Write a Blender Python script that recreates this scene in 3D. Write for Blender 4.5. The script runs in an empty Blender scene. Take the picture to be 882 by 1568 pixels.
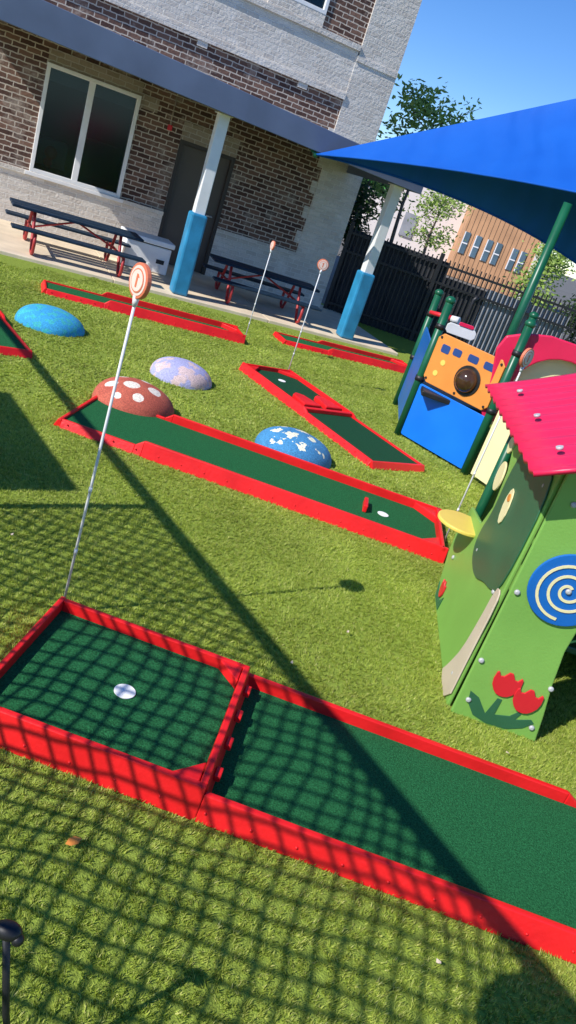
import bpy, bmesh, math, random
import numpy as np
from mathutils import Vector, Matrix
random.seed(7); rng=np.random.default_rng(7)
S=bpy.context.scene
S.view_settings.view_transform='Standard'
try: S.view_settings.look='None'
except Exception: pass
S.view_settings.exposure=0
SX,SY=.731,.682      # horizontal direction the shadows fall

# ------------------------------------------------------------------ materials
def new_mat(name):
    m=bpy.data.materials.new(name); m.use_nodes=True
    nt=m.node_tree; b=nt.nodes['Principled BSDF']
    return m,nt,b
def N(nt,t,**k):
    n=nt.nodes.new(t)
    for a,v in k.items(): setattr(n,a,v)
    return n
def mat(name,col,rough=.5,var=.15,scale=8.,bump=0.,bscale=None,spec=.5,dirt=None):
    m,nt,b=new_mat(name)
    tc=N(nt,'ShaderNodeTexCoord'); no=N(nt,'ShaderNodeTexNoise')
    no.inputs['Scale'].default_value=scale; no.inputs['Detail'].default_value=6
    nt.links.new(tc.outputs['Object'],no.inputs['Vector'])
    r=N(nt,'ShaderNodeValToRGB')
    r.color_ramp.elements[0].position=.3; r.color_ramp.elements[1].position=.7
    c0=[max(0,c*(1-var)) for c in col]; c1=[min(1,c*(1+var)) for c in col]
    if dirt: c0=dirt
    r.color_ramp.elements[0].color=(*c0,1); r.color_ramp.elements[1].color=(*c1,1)
    nt.links.new(no.outputs['Fac'],r.inputs['Fac']); nt.links.new(r.outputs['Color'],b.inputs['Base Color'])
    rr_=N(nt,'ShaderNodeMapRange'); rr_.inputs[3].default_value=max(.02,rough-.08); rr_.inputs[4].default_value=min(1,rough+.10)
    nt.links.new(no.outputs['Fac'],rr_.inputs[0]); nt.links.new(rr_.outputs[0],b.inputs['Roughness'])
    b.inputs['Specular IOR Level'].default_value=spec
    if bump>0:
        n2=N(nt,'ShaderNodeTexNoise'); n2.inputs['Scale'].default_value=bscale or scale*6; n2.inputs['Detail'].default_value=4
        nt.links.new(tc.outputs['Object'],n2.inputs['Vector'])
        bp=N(nt,'ShaderNodeBump'); bp.inputs['Strength'].default_value=bump; bp.inputs['Distance'].default_value=.01
        nt.links.new(n2.outputs['Fac'],bp.inputs['Height']); nt.links.new(bp.outputs['Normal'],b.inputs['Normal'])
    return m
def brick_mat(name,c1,c2,mortar,bump,blotch,bias=0.0,bl=.75):
    m,nt,b=new_mat(name)
    tc=N(nt,'ShaderNodeTexCoord'); sp=N(nt,'ShaderNodeSeparateXYZ'); nt.links.new(tc.outputs['Object'],sp.inputs[0])
    ad=N(nt,'ShaderNodeMath',operation='ADD'); nt.links.new(sp.outputs[0],ad.inputs[0]); nt.links.new(sp.outputs[1],ad.inputs[1])
    cb=N(nt,'ShaderNodeCombineXYZ'); nt.links.new(ad.outputs[0],cb.inputs[0]); nt.links.new(sp.outputs[2],cb.inputs[1])
    dn=N(nt,'ShaderNodeTexNoise'); dn.inputs['Scale'].default_value=14; nt.links.new(cb.outputs[0],dn.inputs['Vector'])
    dm=N(nt,'ShaderNodeMixRGB',blend_type='LINEAR_LIGHT'); dm.inputs[0].default_value=.012
    nt.links.new(cb.outputs[0],dm.inputs[1]); nt.links.new(dn.outputs['Color'],dm.inputs[2])
    br=N(nt,'ShaderNodeTexBrick'); br.inputs['Scale'].default_value=1
    br.inputs['Brick Width'].default_value=.20; br.inputs['Row Height'].default_value=.072
    br.inputs['Mortar Size'].default_value=.009; br.inputs['Mortar Smooth'].default_value=.25; br.inputs['Bias'].default_value=bias
    br.inputs['Color1'].default_value=(*c1,1); br.inputs['Color2'].default_value=(*c2,1); br.inputs['Mortar'].default_value=(*mortar,1)
    nt.links.new(dm.outputs[0],br.inputs['Vector'])
    n=N(nt,'ShaderNodeTexNoise'); n.inputs['Scale'].default_value=2.2; n.inputs['Detail'].default_value=8; n.inputs['Roughness'].default_value=.7
    nt.links.new(cb.outputs[0],n.inputs['Vector'])
    rp=N(nt,'ShaderNodeValToRGB'); rp.color_ramp.elements[0].position=.54; rp.color_ramp.elements[1].position=.66
    rp.color_ramp.elements[0].color=(0,0,0,1); rp.color_ramp.elements[1].color=(1,1,1,1)
    nt.links.new(n.outputs['Fac'],rp.inputs['Fac'])
    mu=N(nt,'ShaderNodeMath',operation='MULTIPLY'); mu.inputs[1].default_value=bl; nt.links.new(rp.outputs['Color'],mu.inputs[0])
    mx=N(nt,'ShaderNodeMixRGB'); nt.links.new(mu.outputs[0],mx.inputs[0]); nt.links.new(br.outputs['Color'],mx.inputs[1]); mx.inputs[2].default_value=(*blotch,1)
    nt.links.new(mx.outputs[0],b.inputs['Base Color']); b.inputs['Roughness'].default_value=.9
    n3=N(nt,'ShaderNodeTexNoise'); n3.inputs['Scale'].default_value=22; n3.inputs['Detail'].default_value=4; nt.links.new(cb.outputs[0],n3.inputs['Vector'])
    inv=N(nt,'ShaderNodeMath',operation='SUBTRACT'); inv.inputs[0].default_value=1; nt.links.new(br.outputs['Fac'],inv.inputs[1])
    hs=N(nt,'ShaderNodeMath',operation='ADD'); nt.links.new(inv.outputs[0],hs.inputs[0]); nt.links.new(n3.outputs['Fac'],hs.inputs[1])
    bp=N(nt,'ShaderNodeBump'); bp.inputs['Strength'].default_value=bump; bp.inputs['Distance'].default_value=.012
    nt.links.new(hs.outputs[0],bp.inputs['Height']); nt.links.new(bp.outputs['Normal'],b.inputs['Normal'])
    return m

M={}
M['red']=mat('red_plastic',(.84,.014,.016),.42,.14,5,.2,40,.4)
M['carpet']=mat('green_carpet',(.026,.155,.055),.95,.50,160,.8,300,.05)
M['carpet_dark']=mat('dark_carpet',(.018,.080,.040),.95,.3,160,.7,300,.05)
M['hole']=mat('hole_white',(.92,.91,.88),.8,.03,20,spec=.1)
M['white']=mat('white_paint',(.84,.83,.81),.5,.05,6)
M['boxwhite']=mat('box_white',(.94,.94,.93),.5,.03,6)
M['offwhite']=mat('offwhite_plastic',(.76,.76,.74),.5,.06,6)
M['pad']=mat('blue_vinyl_pad',(.03,.26,.48),.40,.22,4,.2,12)
M['awning']=mat('awning_metal',(.12,.155,.24),.5,.15,2,.05)
M['soffit']=mat('awning_soffit',(.30,.31,.33),.6,.15,3)
M['concrete']=mat('slab_concrete',(.78,.64,.46),.9,.12,3,.3,60,.2)
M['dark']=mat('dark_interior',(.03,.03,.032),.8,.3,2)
M['door']=mat('door_brown',(.045,.035,.028),.5,.15,3)
M['tabletop']=mat('picnic_top_blue',(.010,.028,.055),.55,.25,10,.2,60,.3)
M['tableleg']=mat('picnic_leg_red',(.42,.03,.03),.45,.15,8)
M['black']=mat('black_metal',(.015,.015,.017),.45,.2,10)
M['privacy']=mat('fence_screen_dark',(.035,.037,.042),.8,.4,4)
M['privacylt']=mat('fence_screen_grey',(.36,.38,.42),.8,.2,4)
M['greenpost']=mat('green_post',(.008,.11,.05),.35,.15,5)
M['ltgreen']=mat('light_green_hdpe',(.22,.45,.085),.42,.08,3,.12,90)
M['canopy']=mat('canopy_green_hdpe',(.03,.13,.06),.42,.1,3,.1,90)
M['tan']=mat('tan_hdpe',(.66,.54,.40),.45,.08,3,.1,90)
M['blueh']=mat('blue_hdpe',(.008,.14,.50),.38,.1,3,.1,90)
M['bluesheet']=mat('blue_panel',(.005,.18,.76),.35,.08,3,.08,60)
M['yellow']=mat('yellow_hdpe',(.84,.62,.12),.42,.08,3,.1,90)
M['cream']=mat('cream_hdpe',(.88,.78,.42),.45,.05,3,.1,90)
M['orange']=mat('orange_hdpe',(.78,.28,.05),.42,.1,3,.1,90)
M['pink']=mat('pink_red_plastic',(.80,.018,.085),.36,.1,3,.12,30)
M['tulip']=mat('tulip_red',(.68,.02,.03),.4,.08,3)
M['bolt']=mat('bolt_steel',(.5,.5,.5),.3,.1,3)
M['bubble']=mat('bubble_dark',(.06,.03,.015),.12,.4,6)
M['bark']=mat('bark',(.16,.12,.09),.9,.3,20,.6,40)
M['ltwall']=mat('far_white_wall',(.78,.70,.65),.8,.06,.4)
M['wood']=mat('far_wood_wall',(.60,.32,.16),.8,.15,1.2)
M['glassfar']=mat('far_glass',(.09,.15,.2),.15,.3,1)
M['brickd']=brick_mat('dark_brick',(.075,.036,.027),(.24,.13,.09),(.54,.46,.38),.7,(.48,.40,.33),-.15,.6)
M['brickl']=brick_mat('whitewashed_brick',(.72,.66,.58),(.58,.52,.45),(.74,.70,.63),1.,(.82,.77,.70))
M['brickm']=brick_mat('lintel_brick',(.28,.22,.16),(.38,.31,.24),(.45,.40,.34),.7,(.42,.36,.30))
M['rope']=mat('net_rope',(.02,.02,.02),.9,.1)
M['disc']=mat('disc_red',(.74,.20,.10),.4,.1,10)
M['discw']=mat('disc_cream',(.85,.68,.58),.4,.08,10)

def grass_mat(name,cols):
    m,nt,b=new_mat(name)
    g=N(nt,'ShaderNodeNewGeometry'); r=N(nt,'ShaderNodeValToRGB')
    cr=r.color_ramp; cr.elements[0].position=0; cr.elements[1].position=1
    cr.elements[0].color=(*cols[0],1); cr.elements[1].color=(*cols[-1],1)
    for i,c in enumerate(cols[1:-1]):
        e=cr.elements.new((i+1)/(len(cols)-1)); e.color=(*c,1)
    nt.links.new(g.outputs['Random Per Island'],r.inputs['Fac'])
    no=N(nt,'ShaderNodeTexNoise'); no.inputs['Scale'].default_value=1.3; no.inputs['Detail'].default_value=5
    nt.links.new(g.outputs['Position'],no.inputs['Vector'])
    mr=N(nt,'ShaderNodeMapRange'); mr.inputs[1].default_value=.3; mr.inputs[2].default_value=.7; mr.inputs[3].default_value=.80; mr.inputs[4].default_value=1.15
    nt.links.new(no.outputs['Fac'],mr.inputs[0])
    mx=N(nt,'ShaderNodeVectorMath',operation='SCALE'); nt.links.new(r.outputs['Color'],mx.inputs[0]); nt.links.new(mr.outputs[0],mx.inputs['Scale'])
    nt.links.new(mx.outputs[0],b.inputs['Base Color']); b.inputs['Roughness'].default_value=.5
    b.inputs['Specular IOR Level'].default_value=.25
    tr=N(nt,'ShaderNodeBsdfTranslucent'); nt.links.new(mx.outputs[0],tr.inputs['Color'])
    ms=N(nt,'ShaderNodeMixShader'); ms.inputs[0].default_value=.3
    nt.links.new(b.outputs[0],ms.inputs[1]); nt.links.new(tr.outputs[0],ms.inputs[2])
    nt.links.new(ms.outputs[0],nt.nodes['Material Output'].inputs['Surface'])
    return m
M['blade']=grass_mat('turf_blades',[(.27,.37,.045),(.46,.56,.085),(.60,.66,.14),(.37,.48,.065),(.72,.70,.25)])
M['turf']=mat('turf_base',(.27,.35,.055),.95,.3,45,.9,160,.1)
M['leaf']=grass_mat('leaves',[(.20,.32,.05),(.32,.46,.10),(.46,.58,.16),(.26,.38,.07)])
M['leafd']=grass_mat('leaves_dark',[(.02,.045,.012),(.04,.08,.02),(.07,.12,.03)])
M['drygr']=mat('far_ground',(.16,.15,.13),.95,.2,.5)

# ------------------------------------------------------------------ mesh helpers
def link(o,parent=None):
    S.collection.objects.link(o)
    if parent is not None: o.parent=parent
    return o
def empty(name,loc=(0,0,0),rot=0):
    e=bpy.data.objects.new(name,None); e.location=loc; e.rotation_euler=(0,0,rot); e.empty_display_size=.1
    S.collection.objects.link(e); return e
def mesh_obj(name,verts,faces,m,parent=None,smooth=False,bevel=0):
    me=bpy.data.meshes.new(name); me.from_pydata([tuple(v) for v in verts],[],faces); me.update()
    if m is not None: me.materials.append(m)
    bm=bmesh.new(); bm.from_mesh(me); bmesh.ops.recalc_face_normals(bm,faces=bm.faces); bm.to_mesh(me); bm.free()
    if smooth:
        for p in me.polygons: p.use_smooth=True
    o=bpy.data.objects.new(name,me); link(o,parent)
    if bevel>0:
        bv=o.modifiers.new('b','BEVEL'); bv.width=bevel; bv.segments=2; bv.limit_method='ANGLE'; bv.angle_limit=math.radians(35)
    return o
def box(name,x0,x1,y0,y1,z0,z1,m,parent=None,bevel=0):
    v=[(x0,y0,z0),(x1,y0,z0),(x1,y1,z0),(x0,y1,z0),(x0,y0,z1),(x1,y0,z1),(x1,y1,z1),(x0,y1,z1)]
    f=[(0,3,2,1),(4,5,6,7),(0,1,5,4),(1,2,6,5),(2,3,7,6),(3,0,4,7)]
    return mesh_obj(name,v,f,m,parent,bevel=bevel)
def hexa(name,v,m,parent=None,bevel=0):
    f=[(0,3,2,1),(4,5,6,7),(0,1,5,4),(1,2,6,5),(2,3,7,6),(3,0,4,7)]
    return mesh_obj(name,v,f,m,parent,bevel=bevel)
def tube_geo(path,radii,seg=10,cap=True):
    V=[];F=[]
    path=[Vector(p) for p in path]
    for i,p in enumerate(path):
        d=(path[min(i+1,len(path)-1)]-path[max(i-1,0)]).normalized()
        a=d.orthogonal().normalized() if i==0 else (pa-d*pa.dot(d)).normalized()
        pa=a; b=d.cross(a)
        for k in range(seg):
            t=2*math.pi*k/seg; V.append(p+(a*math.cos(t)+b*math.sin(t))*radii[i])
    for i in range(len(path)-1):
        for k in range(seg):
            k2=(k+1)%seg; F.append((i*seg+k,i*seg+k2,(i+1)*seg+k2,(i+1)*seg+k))
    if cap:
        F.append(tuple(range(seg))[::-1]); F.append(tuple((len(path)-1)*seg+k for k in range(seg)))
    return V,F
def tube(name,path,r,m,parent=None,seg=12):
    if not isinstance(r,(list,tuple)): r=[r]*len(path)
    V,F=tube_geo(path,r,seg)
    o=mesh_obj(name,V,F,m,parent)
    for p in o.data.polygons:
        if len(p.vertices)==4: p.use_smooth=True
    return o
def plate(name,pts,org,ax,ay,th,m,parent=None,bevel=.004):
    ax=Vector(ax);ay=Vector(ay);n=ax.cross(ay).normalized();org=Vector(org)
    k=len(pts)
    V=[org+ax*p[0]+ay*p[1] for p in pts]+[org+ax*p[0]+ay*p[1]+n*th for p in pts]
    F=[tuple(range(k))[::-1],tuple(range(k,2*k))]+[(i,(i+1)%k,k+(i+1)%k,k+i) for i in range(k)]
    return mesh_obj(name,V,F,m,parent,bevel=bevel)
def circ(cx,cy,rx,ry=None,n=28):
    ry=ry or rx
    return [(cx+rx*math.cos(2*math.pi*i/n),cy+ry*math.sin(2*math.pi*i/n)) for i in range(n)]
def smoothpoly(pts,it=2):
    for _ in range(it):
        q=[]
        for i in range(len(pts)):
            a=pts[i];b=pts[(i+1)%len(pts)]
            q+=[(a[0]*.75+b[0]*.25,a[1]*.75+b[1]*.25),(a[0]*.25+b[0]*.75,a[1]*.25+b[1]*.75)]
        pts=q
    return pts
def sphere(name,c,r,m,parent=None,sc=(1,1,1),seg=20):
    bm=bmesh.new(); bmesh.ops.create_uvsphere(bm,u_segments=seg,v_segments=max(6,seg//2+2),radius=r)
    me=bpy.data.meshes.new(name)
    for v in bm.verts: v.co=Vector((v.co.x*sc[0]+c[0],v.co.y*sc[1]+c[1],v.co.z*sc[2]+c[2]))
    bm.to_mesh(me); bm.free(); me.materials.append(m)
    for p in me.polygons: p.use_smooth=True
    return link(bpy.data.objects.new(name,me),parent)

# ------------------------------------------------------------------ ground
mesh_obj('ground',[(-300,-200,-.02),(300,-200,-.02),(300,600,-.02),(-300,600,-.02)],[(0,1,2,3)],M['drygr'])
mesh_obj('artificial_turf_base',[(-12,-6,0),(12,-6,0),(12,15.5,0),(-12,15.5,0)],[(0,1,2,3)],M['turf'])
TH=math.radians(28); EX=Vector((math.cos(TH),math.sin(TH),0)); NX=Vector((-math.sin(TH),math.cos(TH),0))
def blade_patch(name,size,tufts,per,wid,hgt):
    tx=rng.uniform(-size/2,size/2,tufts); ty=rng.uniform(-size/2,size/2,tufts)
    th=rng.uniform(.6,1.2,tufts)
    k=2*math.pi/size
    ta=-.9+.8*np.sin(k*tx+1.7*np.sin(k*ty))+.7*np.sin(2*k*ty-k*tx)+rng.normal(0,1.0,tufts)
    tl=rng.uniform(.1,1.0,tufts)
    cnt=tufts*per
    x=np.repeat(tx,per);y=np.repeat(ty,per); hh=np.repeat(th,per)
    ra=rng.uniform(0,2*math.pi,cnt); rr=rng.uniform(0,.009,cnt)
    x=x+np.cos(ra)*rr; y=y+np.sin(ra)*rr
    ra2=ra+rng.normal(0,1.2,cnt)
    out=rng.uniform(.05,.55,cnt)*hgt
    lx=np.cos(ra2)*out+np.repeat(np.cos(ta)*tl,per)*hgt*.6
    ly=np.sin(ra2)*out+np.repeat(np.sin(ta)*tl,per)*hgt*.6
    h=hgt*hh*rng.uniform(.5,1.1,cnt)
    w=wid*rng.uniform(.6,1.3,cnt); ba=ra+math.pi/2+rng.normal(0,.8,cnt)
    V=np.zeros((cnt,3,3))
    V[:,0,0]=x-np.cos(ba)*w/2;V[:,0,1]=y-np.sin(ba)*w/2
    V[:,1,0]=x+np.cos(ba)*w/2;V[:,1,1]=y+np.sin(ba)*w/2
    V[:,2,0]=x+lx;V[:,2,1]=y+ly;V[:,2,2]=h
    me=bpy.data.meshes.new(name)
    me.vertices.add(cnt*3); me.vertices.foreach_set('co',V.reshape(-1).astype(np.float32))
    me.loops.add(cnt*3); me.loops.foreach_set('vertex_index',np.arange(cnt*3,dtype=np.int32))
    me.polygons.add(cnt); me.polygons.foreach_set('loop_start',np.arange(0,cnt*3,3,dtype=np.int32))
    me.polygons.foreach_set('loop_total',np.full(cnt,3,dtype=np.int32))
    me.materials.append(M['blade']); me.update(); me.validate()
    return me
near=[blade_patch('turf_near_%d'%i,.5,1050,9,.0042,.0185) for i in range(6)]
far=[blade_patch('turf_far_%d'%i,.5,420,8,.010,.019) for i in range(3)]
G=empty('artificial_grass')
for ix in range(-14,13):
    for iy in range(0,27):
        x=ix*.5+.25;y=.5+iy*.5
        if x>.45*y+1.0 or x<-(.62*y+1.0): continue
        if Vector((x,y,0)).dot(NX)>10.38: continue
        me=random.choice(near if y<5.5 else far)
        o=bpy.data.objects.new('turf_patch',me); link(o,G)
        o.location=(x,y,0); o.rotation_euler=(0,0,random.choice([0,0,math.pi,math.pi/2,-math.pi/2]))
L=empty('dry_leaves')
for (x,y,s) in [(-.28,1.72,.028),(.25,3.05,.012),(1.3,2.95,.01),(-1.25,3.3,.012),(.5,3.5,.012),(-1.9,4.3,.014),(.9,1.75,.01)]:
    pts=[(-s,0),(-.4*s,.5*s),(.3*s,.55*s),(s,.1*s),(.4*s,-.4*s),(-.5*s,-.45*s)]
    a=random.uniform(0,3)
    mesh_obj('leaf',[(x+p[0]*math.cos(a)-p[1]*math.sin(a),y+p[0]*math.sin(a)+p[1]*math.cos(a),.024+random.uniform(0,.012)) for p in pts],[tuple(range(6))],M['orange'] if s>.02 else M['tan'],L)

# ------------------------------------------------------------------ mini golf courses
def rim(nm,a,b,h,par,out,th=.023,fl=.029,z0=0.0,h2=None):
    h2=h if h2 is None else h2
    a=Vector(a);b=Vector(b);o=Vector(out)
    ao=a+o*th; bo=b+o*th; af=a+o*(th+fl); bf=b+o*(th+fl)
    v=[(a.x,a.y,z0),(b.x,b.y,z0),(bf.x,bf.y,z0),(af.x,af.y,z0),(a.x,a.y,h),(b.x,b.y,h2),(bo.x,bo.y,h2),(ao.x,ao.y,h)]
    return hexa(nm,v,M['red'],par,bevel=.005)
def tri(nm,p,z0,z1,par):
    return plate(nm,p,(0,0,z0),(1,0,0),(0,1,0),z1-z0,M['red'],par,bevel=.004)
def cup(par,x,y,z,r=.042):
    plate('cup_disc',circ(x,y,r,n=36),(0,0,z+.002),(1,0,0),(0,1,0),.003,M['hole'],par,bevel=0)
def course(name,loc,rot,L,W,tee,hole_box=0,h=.10,cupx=None,hb=.13,flo=.045,carpet='carpet'):
    E=empty(name,(loc[0],loc[1],0),rot)
    x0,x1=-L/2,L/2; y0,y1=-W/2,W/2; T=.05
    xt=x0+tee; xb=x1-hole_box
    ix0,ix1,iy0,iy1=x0+T,x1-T,y0+T,y1-T
    box('carpet_main',ix0-.005,(xb if hole_box else ix1)+.005,iy0-.005,iy1+.005,.012,flo,M[carpet],E)
    lt=.062
    for s,yy in ((1,iy1),(-1,iy0)):
        rim('tee_rim',(ix0,yy),(xt-.06,yy),lt,E,(0,s))
        rim('rim_ramp',(xt-.06,yy),(xt,yy),lt,E,(0,s),h2=h)
        rim('side_rim',(xt,yy),(xb,yy),h,E,(0,s))
        if hole_box: rim('box_rim',(xb,yy),(ix1,yy),hb,E,(0,s))
    rim('tee_end_rim',(ix0,iy0-.03),(ix0,iy1+.03),lt,E,(-1,0))
    he=hb if hole_box else h
    rim('end_rim',(ix1,iy0-.03),(ix1,iy1+.03),he,E,(1,0))
    c=.17
    if hole_box:
        bf=.078
        box('box_floor',xb+.03,ix1+.005,iy0-.005,iy1+.005,.012,bf,M[carpet],E)
        hexa('divider',[(xb-.03,iy0-.004,.01),(xb+.034,iy0-.004,.01),(xb+.034,iy1+.004,.01),(xb-.03,iy1+.004,.01),(xb-.0,iy0-.004,hb+.004),(xb+.026,iy0-.004,hb+.004),(xb+.026,iy1+.004,hb+.004),(xb-.0,iy1+.004,hb+.004)],M['red'],E,.005)
        for k in range(4):
            yy=iy0+.10+k*(iy1-iy0-.2)/3
            box('divider_tab',xb-.035,xb-.010,yy-.025,yy+.025,.080,.105,M['red'],E,.003)
        for s,yy in ((1,iy1),(-1,iy0)):
            tri('corner_fillet',[(xb+.03,yy),(xb+.03,yy-s*.10),(xb+.13,yy)] if s<0 else [(xb+.03,yy),(xb+.13,yy),(xb+.03,yy-.10)][::-1],bf,hb-.004,E)
        z=bf; cx=cupx if cupx is not None else (xb+ix1)/2
    else:
        for s,yy in ((1,iy1),(-1,iy0)):
            tri('corner_fillet',[(ix1,yy),(ix1-c,yy),(ix1,yy-s*c)],flo,h-.012,E)
        z=flo; cx=cupx if cupx is not None else ix1-.4
    cup(E,cx,0,z)
    n=int(L/.16)
    for i in range(n):
        xx=x0+.1+i*(L-.2)/(n-1)
        for s,yy in ((-1,y0),(1,y1)):
            sphere('rivet',(xx,yy-s*.009,.042),.006,M['red'],E,seg=8)
    return E
cA=course('mini_golf_course',(.575,2.372),math.pi-.024,2.81,.81,.48,hole_box=.89,h=.10)
cB=course('mini_golf_course',(-.30,5.28),0,2.84,.82,.64,h=.11,cupx=.96)
box('putting_bumper',.80,.83,-.09,.09,.045,.10,M['red'],cB,.006)
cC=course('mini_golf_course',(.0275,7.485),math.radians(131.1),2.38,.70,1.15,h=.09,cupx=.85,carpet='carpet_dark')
for (a,b) in ((-.24,-.02),(.04,.26)):
    plate('obstacle_wedge',[(.05,a),(.32,a+.04),(.38,(a+b)/2),(.32,b-.04),(.05,b)],(0,0,.045),(1,0,0),(0,1,0),.05,M['red'],cC,.01)
box('obstacle_bar',-.05,0,-.30,.30,.045,.085,M['red'],cC,.006)
cD=course('mini_golf_course',(-2.40,9.15),math.radians(25),2.42,.50,.75,h=.11,cupx=.8)
cE=course('mini_golf_course',(0.02,10.98),math.radians(29),2.15,.46,.75,h=.10,cupx=.7)
cF=course('mini_golf_course',(-3.41,6.71),math.radians(131),2.2,.72,.9,h=.09)

# ------------------------------------------------------------------ number flags
def flag(name,base,hz,disc_r,face,tilt=(0,0)):
    E=empty(name,(base[0],base[1],0))
    top=Vector((tilt[0],tilt[1],hz-disc_r*1.2))
    tube('pole',[(0,0,.0),top*.5,top],.0062,M['offwhite'],E,8)
    for k in (.22,.43):
        p=top*k; tube('pole_joint',[p-Vector((0,0,.012)),p+Vector((0,0,.012))],.008,M['white'],E,8)
    a=math.radians(face); ax=Vector((math.cos(a),math.sin(a),0)); az=Vector((0,0,1)); n=ax.cross(az)
    c=top+Vector((0,0,disc_r))
    plate('disc',circ(0,0,disc_r),c-n*.010,ax,az,.02,M['disc'],E,.003)
    for s in (1,-1):
        o=c+n*(s*.0105)-n*(.001 if s>0 else .001)
        plate('disc_face',circ(0,0,disc_r*.84),o,ax,az,.003,M['discw'],E,.0005)
        plate('disc_inner',circ(0,0,disc_r*.68),o+n*(s*.002),ax,az,.002,M['disc'],E,.0005)
        plate('disc_centre',circ(0,0,disc_r*.60),o+n*(s*.003),ax,az,.002,M['discw'],E,.0005)
        d=disc_r*.75
        plate('number',[(-.12*d,-.5*d),(.12*d,-.5*d),(.12*d,.5*d),(-.1*d,.5*d),(-.3*d,.28*d),(-.12*d,.25*d)],o+n*(s*.004),ax,az,.002,M['disc'],E,0)
    tube('socket',[top-Vector((0,0,.03)),top+Vector((0,0,.01))],[.009,.014],M['white'],E,10)
    return E
flag('golf_flag',(-.80,2.865),1.50,.066,137)
flag('golf_flag',(-.53,8.60),1.28,.062,15)
flag('golf_flag',(-1.22,9.50),1.22,.055,120)
flag('golf_flag',(1.13,5.19),1.45,.066,50)

# ------------------------------------------------------------------ rubber domes
def dome_mat(name,base,alt,spots=None,scol=(.7,.65,.6),nscale=4,wob=.0):
    m,nt,b=new_mat(name)
    tc=N(nt,'ShaderNodeTexCoord'); no=N(nt,'ShaderNodeTexNoise'); no.inputs['Scale'].default_value=nscale; no.inputs['Detail'].default_value=5
    nt.links.new(tc.outputs['Object'],no.inputs['Vector'])
    r=N(nt,'ShaderNodeValToRGB'); r.color_ramp.elements[0].position=.50; r.color_ramp.elements[1].position=.54
    r.color_ramp.elements[0].color=(*base,1); r.color_ramp.elements[1].color=(*alt,1)
    nt.links.new(no.outputs['Fac'],r.inputs['Fac']); col=r.outputs['Color']
    if spots:
        dn=N(nt,'ShaderNodeTexNoise'); dn.inputs['Scale'].default_value=22; nt.links.new(tc.outputs['Object'],dn.inputs['Vector'])
        mx=N(nt,'ShaderNodeMixRGB',blend_type='LINEAR_LIGHT'); mx.inputs[0].default_value=wob
        nt.links.new(tc.outputs['Object'],mx.inputs[1]); nt.links.new(dn.outputs['Color'],mx.inputs[2])
        acc=None
        for (cx,cy,cr) in spots:
            R=.3; cz=.19*math.sqrt(max(0,1-(cx*cx+cy*cy)/(R*R)))
            d=N(nt,'ShaderNodeVectorMath',operation='DISTANCE'); d.inputs[1].default_value=(cx,cy,cz); nt.links.new(mx.outputs[0],d.inputs[0])
            l=N(nt,'ShaderNodeMath',operation='LESS_THAN'); l.inputs[1].default_value=cr; nt.links.new(d.outputs['Value'],l.inputs[0])
            if acc is None: acc=l.outputs[0]
            else:
                q=N(nt,'ShaderNodeMath',operation='MAXIMUM'); nt.links.new(acc,q.inputs[0]); nt.links.new(l.outputs[0],q.inputs[1]); acc=q.outputs[0]
        m2=N(nt,'ShaderNodeMixRGB'); nt.links.new(acc,m2.inputs[0]); nt.links.new(col,m2.inputs[1]); m2.inputs[2].default_value=(*scol,1); col=m2.outputs[0]
    g=N(nt,'ShaderNodeTexNoise'); g.inputs['Scale'].default_value=90; g.inputs['Detail'].default_value=2; nt.links.new(tc.outputs['Object'],g.inputs['Vector'])
    mr=N(nt,'ShaderNodeMapRange'); mr.inputs[1].default_value=.3; mr.inputs[2].default_value=.7; mr.inputs[3].default_value=.7; mr.inputs[4].default_value=1.25
    nt.links.new(g.outputs['Fac'],mr.inputs[0])
    vs=N(nt,'ShaderNodeVectorMath',operation='SCALE'); nt.links.new(col,vs.inputs[0]); nt.links.new(mr.outputs[0],vs.inputs['Scale'])
    nt.links.new(vs.outputs[0],b.inputs['Base Color']); b.inputs['Roughness'].default_value=.85
    bp=N(nt,'ShaderNodeBump'); bp.inputs['Strength'].default_value=.5; bp.inputs['Distance'].default_value=.006
    nt.links.new(g.outputs['Fac'],bp.inputs['Height']); nt.links.new(bp.outputs['Normal'],b.inputs['Normal'])
    return m
def dome(name,x,y,r,h,m,sx=1.):
    V=[];F=[];n=48;k=14
    for j in range(k+1):
        t=j/k*math.pi/2
        rr=r*math.cos(t)**.85; z=h*math.sin(t)
        if j==k: V.append((0,0,h)); break
        for i in range(n):
            a=2*math.pi*i/n; w=1+.02*math.sin(3*a+1)+.015*math.sin(5*a)
            V.append((rr*w*math.cos(a)*sx,rr*w*math.sin(a),z))
    for j in range(k-1):
        for i in range(n): F.append((j*n+i,j*n+(i+1)%n,(j+1)*n+(i+1)%n,(j+1)*n+i))
    for i in range(n): F.append(((k-1)*n+i,(k-1)*n+(i+1)%n,k*n))
    o=mesh_obj(name,V,F,m,None,True); o.location=(x,y,.0)
    return o
dome('rubber_play_dome',-2.80,7.28,.33,.17,dome_mat('dome_turquoise',(.04,.36,.66),(.05,.46,.50),nscale=16))
dome('rubber_play_dome',-1.39,7.06,.30,.17,dome_mat('dome_lilac',(.42,.42,.66),(.70,.52,.50),nscale=7))
dome('rubber_mushroom_dome',-1.46,5.83,.33,.20,dome_mat('dome_red',(.54,.12,.07),(.48,.10,.06),[(-.02,-.08,.066),(.15,-.02,.058),(-.16,-.12,.056),(.08,-.2,.048),(.03,.14,.05),(-.14,.09,.045),(.21,.12,.04),(-.06,-.24,.04)],(.86,.76,.64),wob=.01))
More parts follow.
